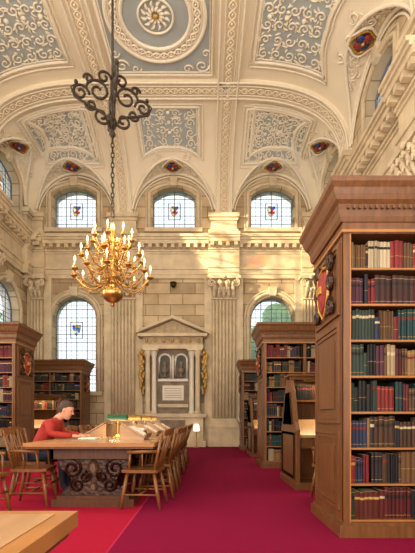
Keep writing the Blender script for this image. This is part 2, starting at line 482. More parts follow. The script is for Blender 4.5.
for side, c, half in [('B', x, h) for x, h in ((xbay(-5)), (xbay(-1)), (xbay(3)))]+[(sd, ybay(y)[0], ybay(y)[1]) for y in (14, 10, 5, 1) for sd in 'LR']:
    sid += 1
    mp, W = lun(side, c, half)
    h = half-0.32
    pts = []
    for i in range(41):
        t = -h*math.cos(math.pi*i/40)*0.998
        s = groin_s(t, half, W)
        x, y = mp(t, max(s, 0.02)); pts.append(lift(x, y, 0.03))
    orn.tube(pts, 0.05, M_orn, n=6)
    pts = []; pt2 = []
    for i in range(41):
        t = -h*0.985*math.cos(math.pi*i/40); x, y = mp(t, 0.06)
        pts.append(Vector((x, y, barrel(t, half)-0.05)))
        x, y = mp(t*.93, 0.05); pt2.append(Vector((x, y, ZS+(barrel(t, half)-ZS)*.93-0.05)))
    orn.tube(pts, 0.06, M_orn, n=6); orn.tube(pt2, 0.03, M_orn, n=6)
    nt_, ns_ = 26, 14
    tw = (half-.95) if half > 1.9 else (half-.8)
    st = W-0.72
    bo = 0.3 if side == 'B' else 0.55
    def sb(t, half=half, W=W, bo=bo): return groin_s(t, half, W)+bo+.18*abs(t)/tw
    vs = []; fs = []
    for i in range(nt_+1):
        t = -tw+2*tw*i/nt_
        for j in range(ns_+1):
            s = sb(t)+(st-sb(t))*j/ns_
            x, y = mp(t, s); vs.append(lift(x, y, 0.012))
    for i in range(nt_):
        for j in range(ns_):
            a = i*(ns_+1)+j; fs.append((a, a+1, a+ns_+2, a+ns_+1))
    pan.add(vs, fs, M_blue, smooth=True)
    edge = [(-tw, sb(-tw))]+[(-tw, sb(tw)+(st-sb(tw))*k/10) for k in range(1, 11)]+[(-tw+2*tw*k/14, st) for k in range(1, 15)]+[(tw, st-(st-sb(tw))*k/10) for k in range(1, 11)]+[(tw-2*tw*k/24, sb(tw-2*tw*k/24)) for k in range(1, 24)]
    for inset, r in ((1.12, 0.03), (1.0, 0.05), (0.93, 0.02)):
        cs_ = (st+1.1)/2
        pts = []
        for t, s in edge:
            x, y = mp(t*inset, cs_+(s-cs_)*inset); pts.append(lift(x, y, 0.03))
        orn.tube(pts, r, M_orn, n=6, closed=True)
    foliage(tw*.94, sb, lambda t: st, mp, sid)
    # painted coat of arms with scrolled frame, sitting over the groin crown
    smx = groin_s(0, half, W)
    sc0 = max(.34, smx*.55)
    for (dt, ds, m) in ((-.09, -.08, M_cart), (.09, -.08, M_blazon), (-.09, .08, M_blazon), (.09, .08, M_cart), (0, 0, M_gold)):
        x, y = mp(dt, sc0+ds); orn.ball(lift(x, y, 0.08), (0.13, 0.13, 0.08) if m != M_gold else (.07, .07, .12), m, n=8)
    for rr_, tb, mt in ((.29, .04, M_gold), (.38, .035, M_orn)):
        ring = []
        for k in range(24):
            a = 2*math.pi*k/24; q = rr_*(1+.1*math.cos(4*a)); x, y = mp(q*math.cos(a), max(.06, sc0+q*math.sin(a))); ring.append(lift(x, y, 0.06))
        orn.tube(ring, tb, mt, n=6, closed=True)
    for sg in (-1, 1):
        for (ct, cc, r, d) in ((.55, .5, .15, 1), (.55, 1.0, .13, -1), (.82, .45, .13, -1), (1.05, .35, .1, 1)):
            spiral(sg*ct, smx*cc+.04, r, 0, 1.2, sg*d, mp, 0.03, 0.026)
            for k in range(4): stroke(sg*ct+r*math.cos(k*1.6), smx*cc+r*math.sin(k*1.6), k*1.6+.5, .13, mp, .02)
# nave flat panels
for a, b in zip(PY[:-1], PY[1:]):
    cy = (a+b)/2; hx = (PX2-PX1)/2-0.5; hy = (a-b)/2-0.5
    z = ZC
    pan.add([(XC-hx, cy-hy, z-.012), (XC+hx, cy-hy, z-.012), (XC+hx, cy+hy, z-.012), (XC-hx, cy+hy, z-.012)], [(0, 1, 2, 3)], M_blue)
    for k, r in ((1.0, 0.06), (0.95, 0.03)):
        orn.tube([(XC-hx*k, cy-hy*k, z-.03), (XC+hx*k, cy-hy*k, z-.03), (XC+hx*k, cy+hy*k, z-.03), (XC-hx*k, cy+hy*k, z-.03)], r, M_orn, n=6, closed=True)
    circ = lambda R, zz, wv=0, m=0: [(XC+(R+wv*math.sin(m*2*math.pi*i/288))*math.cos(2*math.pi*i/288), cy+(R+wv*math.sin(m*2*math.pi*i/288))*math.sin(2*math.pi*i/288), zz) for i in range(288)]
    vs = circ(1.3, z-.05)+circ(0.92, z-.05); N2 = 288; fs = [(i, (i+1) % N2, N2+(i+1) % N2, N2+i) for i in range(N2)]
    pan.add(vs, fs, M_orntan)
    for R, r in ((1.3, .06), (1.22, .025), (.99, .025), (0.92, .05), (0.46, .03)): orn.tube(circ(R, z-.06), r, M_orn, n=6, closed=True)
    orn.tube(circ(1.105, z-.08, .07, 16), .028, M_orn, n=5, closed=True); orn.tube(circ(1.105, z-.08, -.07, 16), .028, M_orn, n=5, closed=True)
    for i in range(32):
        an = 2*math.pi*(i+.5)/32
        orn.ball((XC+1.105*math.cos(an), cy+1.105*math.sin(an), z-.08), (.035, .035, .03), M_orn, n=6)
    idm = lambda t, s: (t, s)
    for i in range(12):
        an = 2*math.pi*i/12
        for ro, L in ((.1, .16), (.24, .17)):
            stroke(XC+ro*math.cos(an+ro), cy+ro*math.sin(an+ro), an+ro-.2, L, idm, .035, .04)
    orn.ball((XC, cy, z-.06), (.08, .08, .06), M_gold, n=8)
    for sx in (-1, 1):
        for sy in (-1, 1):
            spiral(XC+sx*1.2, cy+sy*1.5, 0.22, 0, 1.4, sx*sy, idm, 0.03, 0.028)
            spiral(XC+sx*0.78, cy+sy*1.6, 0.15, 0, 1.2, -sx*sy, idm, 0.03, 0.024)
            spiral(XC+sx*1.32, cy+sy*1.1, 0.13, 0, 1.2, -sx*sy, idm, 0.03, 0.024)
vr = empty('trim_1')
rib.obj('vault_ribs', vr); pan.obj('vault_panels', vr); orn.obj('vault_stucco', vr)

# ---------------------------------------------------------------- entablature
def ent(mb, kind, a, b, out=0.0):
    def bx(p, z0, z1, mat=M_stone):
        p += out
        if kind == 'B': mb.box(a, b, YB-p, YB+0.02, z0, z1, mat)
        elif kind == 'L': mb.box(XL-0.02, XL+p, a, b, z0, z1, mat)
        else: mb.box(XR-p, XR+0.02, a, b, z0, z1, mat)
    bx(.10, ENT0, ENT0+.16); bx(.13, ENT0+.16, ENT0+.34); bx(.18, ENT0+.34, ENT0+.42)
    bx(.09, ENT0+.42, ENT0+.98, M_stone)
    bx(.14, ENT0+.98, ENT0+1.05); bx(.2, ENT0+1.05, ENT0+1.12)
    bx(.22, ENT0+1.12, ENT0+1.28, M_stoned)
    bx(.42, ENT0+1.28, ENT0+1.42); bx(.48, ENT0+1.42, ENT0+1.5); bx(.54, ENT0+1.5, ENT0+1.6)
    n = int((b-a)/0.3)
    for i in range(n):
        u = a+(i+.5)*(b-a)/n
        p0, p1 = .2+out, .4+out
        if kind == 'B': mb.box(u-.07, u+.07, YB-p1, YB-p0, ENT0+1.14, ENT0+1.28, M_stone)
        elif kind == 'L': mb.box(XL+p0, XL+p1, u-.07, u+.07, ENT0+1.14, ENT0+1.28, M_stone)
        else: mb.box(XR-p1, XR-p0, u-.07, u+.07, ENT0+1.14, ENT0+1.28, M_stone)
    bx(.12, ENT1, ENT1+.22)
def pier_top(mb, kind, c, hw=.62):
    ent(mb, kind, c-hw, c+hw, .2)
    def bx(p, z0, z1, e=0):
        if kind == 'B': mb.box(c-hw+.1-e, c+hw-.1+e, YB-p, YB+.02, z0, z1, M_stone)
        elif kind == 'L': mb.box(XL-.02, XL+p, c-hw+.1-e, c+hw-.1+e, z0, z1, M_stone)
        else: mb.box(XR-p, XR+.02, c-hw+.1-e, c+hw-.1+e, z0, z1, M_stone)
    bx(.3, ENT1, ENT1+.3, .05); bx(.22, ENT1+.3, ZS-.28); bx(.28, ZS-.28, ZS-.18, .05); bx(.36, ZS-.18, ZS-.02, .1)
PBX = [PX1, PX2]
for i, (k, a, b, cs2) in enumerate((('B', XL, XR, PBX), ('L', YF, YB, PY), ('R', YF, YB, PY))):
    mb = MB(); ent(mb, k, a, b)
    for c in cs2: pier_top(mb, k, c)
    mb.obj('trim_%d' % (i+2))
mb = MB()
for k, c in (('B', XL+.3), ('B', XR-.3), ('L', YB-.3), ('R', YB-.3)): pier_top(mb, k, c, .45)
mb.obj('trim_5')
mb = MB(); mb.box(XL, XR, YB-.1, YB, 0, .5, M_stone); mb.box(XL, XR, YB-.14, YB, .5, .58, M_stone)
mb.obj('baseboard_back')
mb = MB(); mb.box(XL, XL+.1, YF, YB-.15, 0, .5, M_stone); mb.obj('baseboard_left')
mb = MB(); mb.box(XR-.1, XR, YF, YB-.15, 0, .5, M_stone); mb.obj('baseboard_right')

# ---------------------------------------------------------------- pilasters
def pilaster_mesh(w=.95):
    mb = MB()
    h = w/2
    mb.box(-h-.3, h+.3, -.12, 0, 0, ENT0, M_stone)
    mb.box(-h-.14, h+.14, -.42, 0, 0, .75, M_stone); mb.box(-h-.18, h+.18, -.46, 0, .75, .85, M_stone); mb.box(-h-.18, h+.18, -.46, 0, 0, .2, M_stone)
    mb.box(-h-.08, h+.08, -.36, 0, .85, 1.0, M_stone); mb.box(-h-.03, h+.03, -.31, 0, 1.0, 1.1, M_stone)
    zt = 5.86
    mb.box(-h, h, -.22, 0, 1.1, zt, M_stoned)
    nf = 7 if w > .7 else 4
    for i in range(nf):
        x = -h+w*(i+.5)/nf
        mb.tube([(x, -.24, 1.14), (x, -.24, zt-.04)], w/nf*.36, M_stone, n=8)
    mb.box(-h-.02, h+.02, -.29, 0, zt, zt+.06, M_stone)
    z0, z1 = zt+.06, ENT0-.12
    bell = [(-h+.02, -.26, z0), (h-.02, -.26, z0), (h-.02, 0, z0), (-h+.02, 0, z0), (-h-.06, -.34, z1), (h+.06, -.34, z1), (h+.06, 0, z1), (-h-.06, 0, z1)]
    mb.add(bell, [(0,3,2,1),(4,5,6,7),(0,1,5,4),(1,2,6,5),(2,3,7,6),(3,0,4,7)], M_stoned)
    mb.box(-h-.18, h+.18, -.5, 0, z1, ENT0, M_stone)
    hh = z1-z0
    for row, (nz, nh, cnt) in enumerate(((0, .36, 5), (.27, .38, 4))):
        cn = cnt if w > .7 else cnt-2
        for i in range(cn):
            x = -h+w*(i+.5)/cn
            zb = z0+hh*nz; zt2 = zb+hh*(nh+.08)
            y0 = -.28-.06*row
            lw = w/cn*.36
            pts = [(x, y0, zb), (x, y0-.06, zb+(zt2-zb)*.5), (x, y0-.12, zt2-.04), (x, y0-.22, zt2), (x, y0-.22, zt2-.1)]
            mb.tube(pts, [lw*.9, lw, lw*.9, lw*.7, lw*.3], M_stone, n=6)
    for sx in (-1, 1):
        for cx, r in ((h, .16), (.14, .1)):
            pts = []
            for k in range(22):
                f = k/21; a = math.pi/2+sx*f*3.6*math.pi*-1; rr = r*(1-.8*f)
                pts.append((sx*cx+rr*math.cos(a), -.46, z1-.17+rr*math.sin(a)))
            mb.tube(pts, .036, M_stone, n=5)
    mb.ball((0, -.5, ENT0-.08), (.09, .06, .09), M_stone)
    return mb
pm = pilaster_mesh(); tmp = pm.obj('stone_pilaster'); tmp.location = (PX1, YB-.001, 0); pme = tmp.data
link('stone_pilaster', pme, loc=(PX2, YB-.001, 0))
for y in PY:
    link('stone_pilaster', pme, loc=(XL+.001, y, 0), rotz=math.pi/2)
    link('stone_pilaster', pme, loc=(XR-.001, y, 0), rotz=-math.pi/2)
pm = pilaster_mesh(.5)
o = pm.obj('stone_pilaster'); o.location = (XL+.42, YB-.001, 0); pme2 = o.data
link('stone_pilaster', pme2, loc=(XR-.42, YB-.001, 0))

# ---------------------------------------------------------------- monument (aedicule)
mb = MB(); X0 = XC; y = YB-.16
def mbx(a, b, p, z0, z1, m=M_stone): mb.box(X0+a, X0+b, y-p, y, z0, z1, m)
mbx(-1.3, 1.3, .5, 0, .25); mbx(-1.2, 1.2, .42, .25, 1.15); mbx(-1.3, 1.3, .5, 1.15, 1.3)
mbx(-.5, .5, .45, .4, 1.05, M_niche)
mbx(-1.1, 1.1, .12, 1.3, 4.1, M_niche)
for sx in (-1, 1):
    for cx, yo in ((.98, .34), (.74, .28)):
        mb.lathe([(.13, 0), (.13, .08), (.1, .12), (.095, 1.2), (.085, 2.2), (.1, 2.25), (.14, 2.42), (.15, 2.46)], (X0+sx*cx, y-yo, 1.3), M_white if cx < .8 else M_stone, n=14)
    mb.box(X0+sx*.86-.3, X0+sx*.86+.3, y-.5, y, 3.76, 3.84, M_stone)
    xx = X0+sx*1.22
    for i in range(9):
        zz = 3.72-.19*i
        mb.ball((xx+sx*.05*math.sin(i*2.1), y-.2, zz), (.11-.006*i, .08, .11), M_gold, n=7)
        mb.ball((xx-sx*.09*math.cos(i*1.7), y-.22, zz-.08), (.06, .05, .08), M_stoned, n=6)
    mb.tube([(xx, y-.14, 3.85), (xx+sx*.12, y-.2, 3.6), (xx+sx*.03, y-.2, 3.2), (xx+sx*.1, y-.2, 2.8), (xx, y-.14, 2.0)], [.03, .07, .05, .06, .02], M_gold, n=7)
    cx = X0+sx*.32
    ap = arch_pts(cx, .46, 2.7, 3.66, .23)
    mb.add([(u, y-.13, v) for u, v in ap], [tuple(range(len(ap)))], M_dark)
    mb.tube([(u, y-.15, v) for u, v in ap], .045, M_white, n=6, closed=True)
    mb.lathe([(.1, 0), (.06, .06), (.05, .12), (.14, .2), (.13, .32), (.05, .38), (.05, .42), (.085, .5), (.07, .6), (.01, .64)], (cx, y-.22, 2.74), M_niche, n=10)
mbx(-.6, .6, .2, 2.58, 2.68, M_white)
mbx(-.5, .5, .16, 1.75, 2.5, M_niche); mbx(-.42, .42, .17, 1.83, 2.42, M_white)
for i in range(5): mbx(-.34, .34, .175, 1.93+.09*i, 1.945+.09*i, M_niche)
mbx(-.6, .6, .22, 1.55, 1.68, M_stone)
mb.tube([(X0, y-.2, 2.68), (X0, y-.2, 3.6)], .05, M_white, n=8)
mbx(-1.2, 1.2, .42, 3.84, 4.0); mbx(-1.18, 1.18, .38, 4.0, 4.3, M_stoned); mbx(-1.35, 1.35, .56, 4.3, 4.42)
for i in range(7): mb.ball((X0-1.02+.34*i, y-.4, 4.15), (.07, .04, .07), M_gold, n=8)
mb.prism([(X0-1.3, 4.42), (X0+1.3, 4.42), (X0, 4.98)], y-.3, y, 'y', M_stoned)
for sx in (-1, 1):
    a = (X0+sx*1.42, 4.42); b = (X0, 5.0)
    mb.prism([a, (a[0], 4.52), (b[0], 5.12), b], y-.56, y, 'y', M_stone)
mb.obj('wall_monument')
mb = MB(); mb.lathe([(.06, 0), (.1, .05), (.14, .2), (.05, .24)], (XC, YB-.2, 6.35), M_iron); mb.tube([(XC, YB-.01, 6.5), (XC, YB-.2, 6.6)], .02, M_iron); mb.obj('wall_sconce')
# small lit floor lamp beside the monument
mb = MB(); mb.lathe([(.13, 0), (.13, .02), (.02, .05), (.015, .62), (.03, .64)], (0, 0, 0), M_brass, n=12); mb.lathe([(.11, .62), (.13, .66), (.1, .86), (.06, .9)], (0, 0, 0), emit_mat('lampshade_glow', srgb(255, 232, 190), 1.6), n=14)
o = mb.obj('floor_lamp'); o.location = (-.42, 15.2, .002)

# ---------------------------------------------------------------- books
PAL = [srgb(*c) for c in ((80,34,24),(52,25,20),(30,36,46),(30,48,38),(86,62,38),(118,90,54),(22,20,22),(100,26,32),(36,44,68),(26,30,40),(60,40,26),(26,54,54),(146,128,98),(76,22,24),(42,54,46),(34,28,32),(100,70,42),(20,20,22),(40,52,34),(118,36,34),(160,146,118),(66,30,44))]
GOLD = srgb(178, 140, 76); LBL = srgb(176, 160, 128); DK = srgb(26, 18, 14); RD = srgb(108, 28, 24)
def books(mb, x0, x1, yf, z0, hmax, rng, dep=.2, d=1):
    x = x0+.003
    while x < x1-.03:
        n = rng.choice((1, 1, 1, 2, 2, 3, 4, 5, 7)); c = rng.choice(PAL); t = rng.uniform(.018, .05); h = hmax*rng.uniform(.7, .97)
        style = rng.random(); lab = rng.choice((GOLD, LBL, DK, DK, RD, RD))
        for _ in range(n):
            tt = t*rng.uniform(.85, 1.15)
            if x+tt > x1-.003: x = x1; break
            v = rng.uniform(.7, 1.25); cc = (min(1, c[0]*v), min(1, c[1]*v), min(1, c[2]*v), 1)
            hh = h*rng.uniform(.97, 1.02) if n > 1 else h
            a, b = x+.0008, x+tt-.0008; m = (a+b)/2; y0 = yf+rng.uniform(0, .014)*(d)
            if style < .4: ks = [(0, cc), (.1, GOLD), (.112, cc), (.66, lab), (.76, cc), (.88, GOLD), (.892, cc)]
            elif style < .7: ks = [(0, cc), (.72, lab), (.81, cc)]
            else: ks = [(0, cc), (.45, GOLD), (.462, cc)]
            vs = []; fs = []; cl = []
            zl = [k[0] for k in ks]+[1]
            for f in zl:
                z = z0+hh*f; vs += [(a, y0+d*.007, z), (m, y0, z), (b, y0+d*.007, z)]
            for i in range(len(ks)):
                o = i*3; fs += [(o, o+1, o+4, o+3), (o+1, o+2, o+5, o+4)]; cl += [ks[i][1]]*2
            k = len(vs); yb = y0+d*dep
            vs += [(a, yb, z0), (b, yb, z0), (a, yb, z0+hh), (b, yb, z0+hh)]
            T = (len(zl)-1)*3
            fs += [(T, T+2, k+3, k+2), (0, T, k+2, k), (2, k+1, k+3, T+2)]; cl += [LBL, cc, cc]
            mb.add(vs, fs, M_books, cl)
            x += tt
        if rng.random() < .05: x += rng.uniform(.01, .03)

def shield(mb, fx, cy, cz, nx, s=1.0):
    P = lambda u, v, d: (fx+nx*d, cy+u*s, cz+v*s)
    out = [(-.17, .2), (0, .25), (.17, .2), (.19, 0), (.12, -.17), (0, -.27), (-.12, -.17), (-.19, 0)]
    vs = [P(u, v, .01) for u, v in out]+[P(u*.85, v*.85, .05) for u, v in out]+[P(0, 0, .08)]
    fs = [(i, (i+1) % 8, 8+(i+1) % 8, 8+i) for i in range(8)]+[(8+i, 8+(i+1) % 8, 16) for i in range(8)]
    mb.add(vs, fs, M_cart)
    mb.tube([P(u*1.1, v*1.1, .03) for u, v in out], .018*s, M_gold, n=6, closed=True)
    mb.box(min(fx, fx+nx*.085), max(fx, fx+nx*.085), cy-.07*s, cy+.07*s, cz-.03*s, cz+.05*s, M_gold)
    for sg in (-1, 1):
        for cz2, r in ((.26, .1), (-.22, .1), (.04, .09)):
            pts = []
            for k in range(14):
                f = k/13; a = math.pi/2+sg*f*3*math.pi; rr = r*(1-.8*f)
                pts.append(P(sg*.25+rr*math.cos(a), cz2+rr*math.sin(a), .03))
            mb.tube(pts, .026*s, M_woodc, n=5)

def bookcase(x0, x1, y0, y1, aisle, seed, H=3.16):
    root = empty('bookcase', ((x0+x1)/2, (y0+y1)/2, 0))
    ox, oy = root.location.x, root.location.y
    x0 -= ox; x1 -= ox; y0 -= oy; y1 -= oy
    mb = MB(); W = M_wood
    e = .055; ZT = 2.74
    mb.box(x0, x0+e, y0, y1, .1, ZT, W); mb.box(x1-e, x1, y0, y1, .1, ZT, W)
    mb.box(x0-.04, x1+.04, y0-.04, y1+.04, 0, .1, W); mb.box(x0-.02, x1+.02, y0-.02, y1+.02, .1, .13, W)
    ym = (y0+y1)/2
    mb.box(x0+e, x1-e, ym-.01, ym+.01, .13, ZT, M_back)
    nb = max(1, round((x1-x0)/1.02)); bw = (x1-x0)/nb
    for i in range(1, nb):
        mb.box(x0+bw*i-.03, x0+bw*i+.03, y0+.005, y1-.005, .13, ZT, W)
    for i in (0, nb):
        xx = x0 if i == 0 else x1-e-.01
        mb.box(xx, xx+e+.01, y0-.015, y0+.02, .13, ZT, W)
        xe = xx+e+.004 if i == 0 else xx+.006
        mb.box(xe-.006, xe+.006, y0-.02, y0-.01, .13, ZT, M_edge)  # lighter wood strip painted in for the lamp-lit inner edge of the stile
    pitch = .3245; zb = .13
    for k in range(8):
        z = zb+k*pitch
        mb.box(x0+e, x1-e, y0+.012, y1-.012, z, z+.024, W)
        mb.box(x0+e, x1-e, y0+.004, y0+.012, z+.004, z+.018, M_edge)
    mb.box(x0-.01, x1+.01, y0-.02, y1+.02, ZT-.02, 2.92, W)
    mb.box(x0-.02, x1+.02, y0-.03, y1+.03, ZT-.01, ZT+.015, M_edge)
    prof = [(.03, 2.82), (.045, 2.86), (.05, 2.92), (.065, 2.96), (.09, 2.99), (.105, 3.03), (.12, 3.08), (.145, 3.12), (.15, H)]
    for (p, za), (q, zc) in zip(prof[:-1], prof[1:]):
        mb.add([(x0-p, y0-p, za), (x1+p, y0-p, za), (x1+p, y1+p, za), (x0-p, y1+p, za), (x0-q, y0-q, zc), (x1+q, y0-q, zc), (x1+q, y1+q, zc), (x0-q, y1+q, zc)],
               [(0,3,2,1),(4,5,6,7),(0,1,5,4),(1,2,6,5),(2,3,7,6),(3,0,4,7)], W)
    n = int((x1-x0)/.05)
    for i in range(n): mb.box(x0+i*.05+.015, x0+i*.05+.035, y0-.075, y0-.04, 2.92, 2.95, W)
    for fx, nx in ((x0, -1), (x1, 1)):
        def fr(ya, yb, za, zb2):
            t = .035
            for r0, dd in ((0, .022), (.04, .012)):
                a, b, c, d = ya+r0, yb-r0, za+r0, zb2-r0
                xa, xb = sorted((fx, fx+nx*dd))
                mb.box(xa, xb, a, b, c, c+t, W); mb.box(xa, xb, a, b, d-t, d, W)
                mb.box(xa, xb, a, a+t, c+t, d-t, W); mb.box(xa, xb, b-t, b, c+t, d-t, W)
            xa, xb = sorted((fx, fx+nx*.016)); mb.box(xa, xb, ya+.14, yb-.14, za+.14, zb2-.14, W)
        fr(y0+.08, y1-.08, .22, .95); fr(y0+.08, y1-.08, 1.02, 1.95); fr(y0+.08, y1-.08, 2.02, 2.68)
    fx, nx = (x0, -1) if aisle < 0 else (x1, 1)
    shield(mb, fx+nx*.015, (y0+y1)/2, 2.34, nx, .9)
    mb.obj('casework', root, bevel=0.004)
    rng = random.Random(seed); bk = MB()
    for i in range(nb):
        a = x0+bw*i+(.068 if i == 0 else .032); b = x0+bw*(i+1)-(.068 if i == nb-1 else .032)
        for k in range(8):
            books(bk, a, b, y0+.03, zb+k*pitch+.0245, pitch-.03, rng)
            if y0+oy < 10: books(bk, a, b, y1-.03, zb+k*pitch+.0245, pitch-.03, rng, d=-1)
    bk.obj('books', root)
    return root
bookcase(1.22, 3.95, 3.60, 4.53, -1, 1)
bookcase(1.22, 3.95, 8.75, 9.7, -1, 2)
bookcase(1.22, 3.95, 14.1, 15.05, -1, 3)
bookcase(-6.7, -4.2, 8.75, 9.7, 1, 4)
bookcase(-6.7, -4.42, 14.1, 15.05, 1, 5)

# ---------------------------------------------------------------- reading desks (double sloped)
def reading_desk(x0, x1, y0, s):
    root = empty('reading_desk', ((x0+x1)/2, y0+.6, 0))
    mb = MB(); X0, X1 = x0-root.location.x, x1-root.location.x
    prof = [(-.6, 0), (-.6, .9), (-.5, 1.02), (-.3, 1.5), (-.16, 1.7), (0, 1.76), (.16, 1.7), (.3, 1.5), (.5, 1.02), (.6, .9), (.6, 0)]
    for a, b in ((X0, X0+.06), (X1-.06, X1), (-.03, .03)):
        mb.prism(prof, a, b, 'x', M_wood)
    mb.box(X0, X1, -.17, .17, 1.7, 1.75, M_wood); mb.box(X0-.03, X1+.03, -.2, .2, 1.75, 1.79, M_wood)
    mb.box(X0+.06, X1-.06, -.015, .015, .1, 1.7, M_wood)
    for sg in (-1, 1):
        mb.prism([(sg*.56, .78), (sg*.56, .82), (sg*.2, 1.06), (sg*.2, 1.02)], X0+.06, X1-.06, 'x', M_woodl)
        mb.box(X0+.06, X1-.06, min(sg*.5, sg*.54), max(sg*.5, sg*.54), .62, .78, M_wood)
        mb.box(X0+.06, X1-.06, min(sg*.02, sg*.16), max(sg*.02, sg*.16), 1.34, 1.37, M_wood)
        for (xa, xb) in ((X0-.018, X0), (X1, X1+.018)):
            mb.box(xa, xb, -.5, .5, .15, .19, M_woodd); mb.box(xa, xb, -.5, .5, .82, .86, M_woodd)
            mb.box(xa, xb, -.5, -.46, .19, .82, M_woodd); mb.box(xa, xb, .46, .5, .19, .82, M_woodd)
            mb.prism([(-.36, .98), (.36, .98), (.16, 1.5), (-.16, 1.5)], xa, xb, 'x', M_woodd)
    mb.box(X0-.02, X1+.02, -.62, .62, 0, .1, M_wood)
    mb.obj('casework', root, bevel=.004)
    bk = MB(); rng = random.Random(s)
    books(bk, X0+.1, -.05, -.15, 1.371, .26, rng, dep=.12)
    books(bk, .05, X1-.1, -.15, 1.371, .26, rng, dep=.12)
    bk.obj('books', root)
    lp = MB(); lp.box(X0+.2, X1-.2, -.28, -.2, 1.66, 1.7, M_brass); lp.obj('strip_lamp', root)
    l = bpy.data.lights.new('desk_strip', 'AREA'); l.shape = 'RECTANGLE'; l.size = abs(x1-x0)-.4; l.size_y = .06; l.energy = 22; l.color = (1, .68, .34)
    o = bpy.data.objects.new('desk_strip_light', l); COL.objects.link(o); o.parent = root; o.location = (0, -.25, 1.65)
    return root
reading_desk(1.33, 3.9, 6.0, 11)
reading_desk(1.25, 3.9, 11.3, 12)
reading_desk(-6.7, -4.25, 6.0, 13)
reading_desk(-6.7, -4.3, 11.3, 14)

# ---------------------------------------------------------------- tables
def long_table(x0, x1, y0, y1, h=.78):
    root = empty('library_table', ((x0+x1)/2, (y0+y1)/2, 0))
    ox, oy = root.location.x, root.location.y; x0 -= ox; x1 -= ox; y0 -= oy; y1 -= oy
    mb = MB()
    mb.box(x0, x1, y0, y1, h-.045, h, M_edge); mb.box(x0+.02, x1-.02, y0+.02, y1-.02, h-.07, h-.045, M_wood)
    mb.box(x0+.05, x1-.05, y0+.05, y1-.05, h, h+.003, M_woodl)
    mb.obj('top', root, bevel=.008)
    mb = MB()
    ax0, ax1, ay0, ay1 = x0+.26, x1-.26, y0+.16, y1-.16
    mb.box(ax0, ax1, ay0, ay0+.04, h-.2, h-.07, M_woodd); mb.box(ax0, ax1, ay1-.04, ay1, h-.2, h-.07, M_woodd)
    mb.box(ax0, ax0+.04, ay0, ay1, h-.2, h-.07, M_woodd); mb.box(ax1-.04, ax1, ay0, ay1, h-.2, h-.07, M_woodd)
    n = max(2, int((y1-y0)/2.4)+1)
    for i in range(n):
        yy = ay0+.02+(ay1-ay0-.34)*i/(n-1)
        mb.box(-.5, .5, yy-.02, yy+.32, 0, .09, M_woodd); mb.box(-.44, .44, yy, yy+.3, .09, .13, M_woodd)
        pr = [(-.4, .13), (.4, .13), (.36, .2), (.26, .28), (.3, .38), (.4, .46), (.44, .56), (.44, h-.2), (-.44, h-.2), (-.44, .56), (-.4, .46), (-.3, .38), (-.26, .28), (-.36, .2)]
        mb.prism(pr, yy+.04, yy+.26, 'y', M_woodc)
        for ys_ in (yy+.03, yy+.27):
            for sx in (-1, 1):
                for cx, cz, r, d in ((.26, .46, .12, 1), (.2, .26, .09, -1), (.1, .36, .07, 1)):
                    pts = []
                    for k in range(20):
                        f = k/19; a = math.pi/2+sx*d*f*3.2*math.pi; rr = r*(1-.8*f); pts.append((sx*cx+rr*math.cos(a), ys_, cz+rr*math.sin(a)))
                    mb.tube(pts, .018, M_woodc, n=5)
            mb.ball((0, ys_, .48), (.07, .04, .09), M_woodd)
            mb.ball((0, ys_, .24), (.05, .03, .05), M_woodd)
    mb.box(-.05, .05, ay0+.1, ay1-.1, .16, .24, M_woodd)
    mb.obj('trestle_base', root, bevel=.004)
    return root
long_table(-2.16, -.62, 4.67, 10.4)
long_table(-2.05, -.385, -1.2, 1.19)

# ---------------------------------------------------------------- chairs
def chair_mesh():
    mb = MB(); W = M_chair
    seat = [(-.23, -.2), (-.2, -.22), (.2, -.22), (.23, -.2), (.25, .1), (.22, .21), (-.22, .21), (-.25, .1)]
    mb.prism(seat, .43, .465, 'z', W)
    for sx in (-1, 1):
        mb.tube([(sx*.17, .15, .44), (sx*.2, .19, .2), (sx*.22, .22, 0)], [.02, .024, .015], W, n=8)
        mb.tube([(sx*.16, -.16, .44), (sx*.19, -.21, .2), (sx*.21, -.25, 0)], [.02, .024, .015], W, n=8)
        mb.tube([(sx*.21, .2, .17), (sx*.2, -.225, .17)], .012, W, n=6)
        mb.tube([(sx*.2, -.18, .45), (sx*.215, -.22, .65), (sx*.22, -.29, .93)], [.02, .018, .016], W, n=8)
        mb.tube([(sx*.215, -.225, .68), (sx*.26, -.05, .68), (sx*.24, .13, .67)], [.018, .02, .022], W, n=8)
        mb.tube([(sx*.22, .12, .45), (sx*.24, .1, .67)], .014, W, n=6)
        mb.tube([(sx*.23, -.04, .45), (sx*.255, -.05, .67)], .009, W, n=6)
    mb.tube([(-.2, 0, .17), (.2, 0, .17)], .012, W, n=6)
    mb.tube([(-.21, .205, .26), (.21, .205, .26)], .012, W, n=6)
    vs = []; fs = []; N = 10
    for i in range(N+1):
        f = -1+2*i/N; x = .25*f; yb = -.285-.05*(1-f*f); z1 = .955-.03*f*f; z0 = .87
        vs += [(x, yb, z0), (x, yb-.022, z0), (x, yb-.035, z1), (x, yb-.013, z1)]
    for i in range(N):
        a = i*4; b = a+4
        fs += [(a, a+1, b+1, b), (a+1, a+2, b+2, b+1), (a+2, a+3, b+3, b+2), (a+3, a, b, b+3)]
    fs += [(3, 2, 1, 0), (N*4, N*4+1, N*4+2, N*4+3)]
    mb.add(vs, fs, W)
    for i in range(-2, 3):
        f = i/2.8; mb.tube([(.16*f, -.19, .46), (.2*f, -.25-.02*(1-f*f), .68), (.22*f, -.295-.05*(1-f*f), .89)], [.009, .011, .008], W, n=6)
    return mb
cm = chair_mesh(); c0 = cm.obj('library_chair'); c0.location = (-.78, 4.9, 0.0); c0.rotation_euler[2] = math.pi/2-.1; cme = c0.data
rc = random.Random(5)
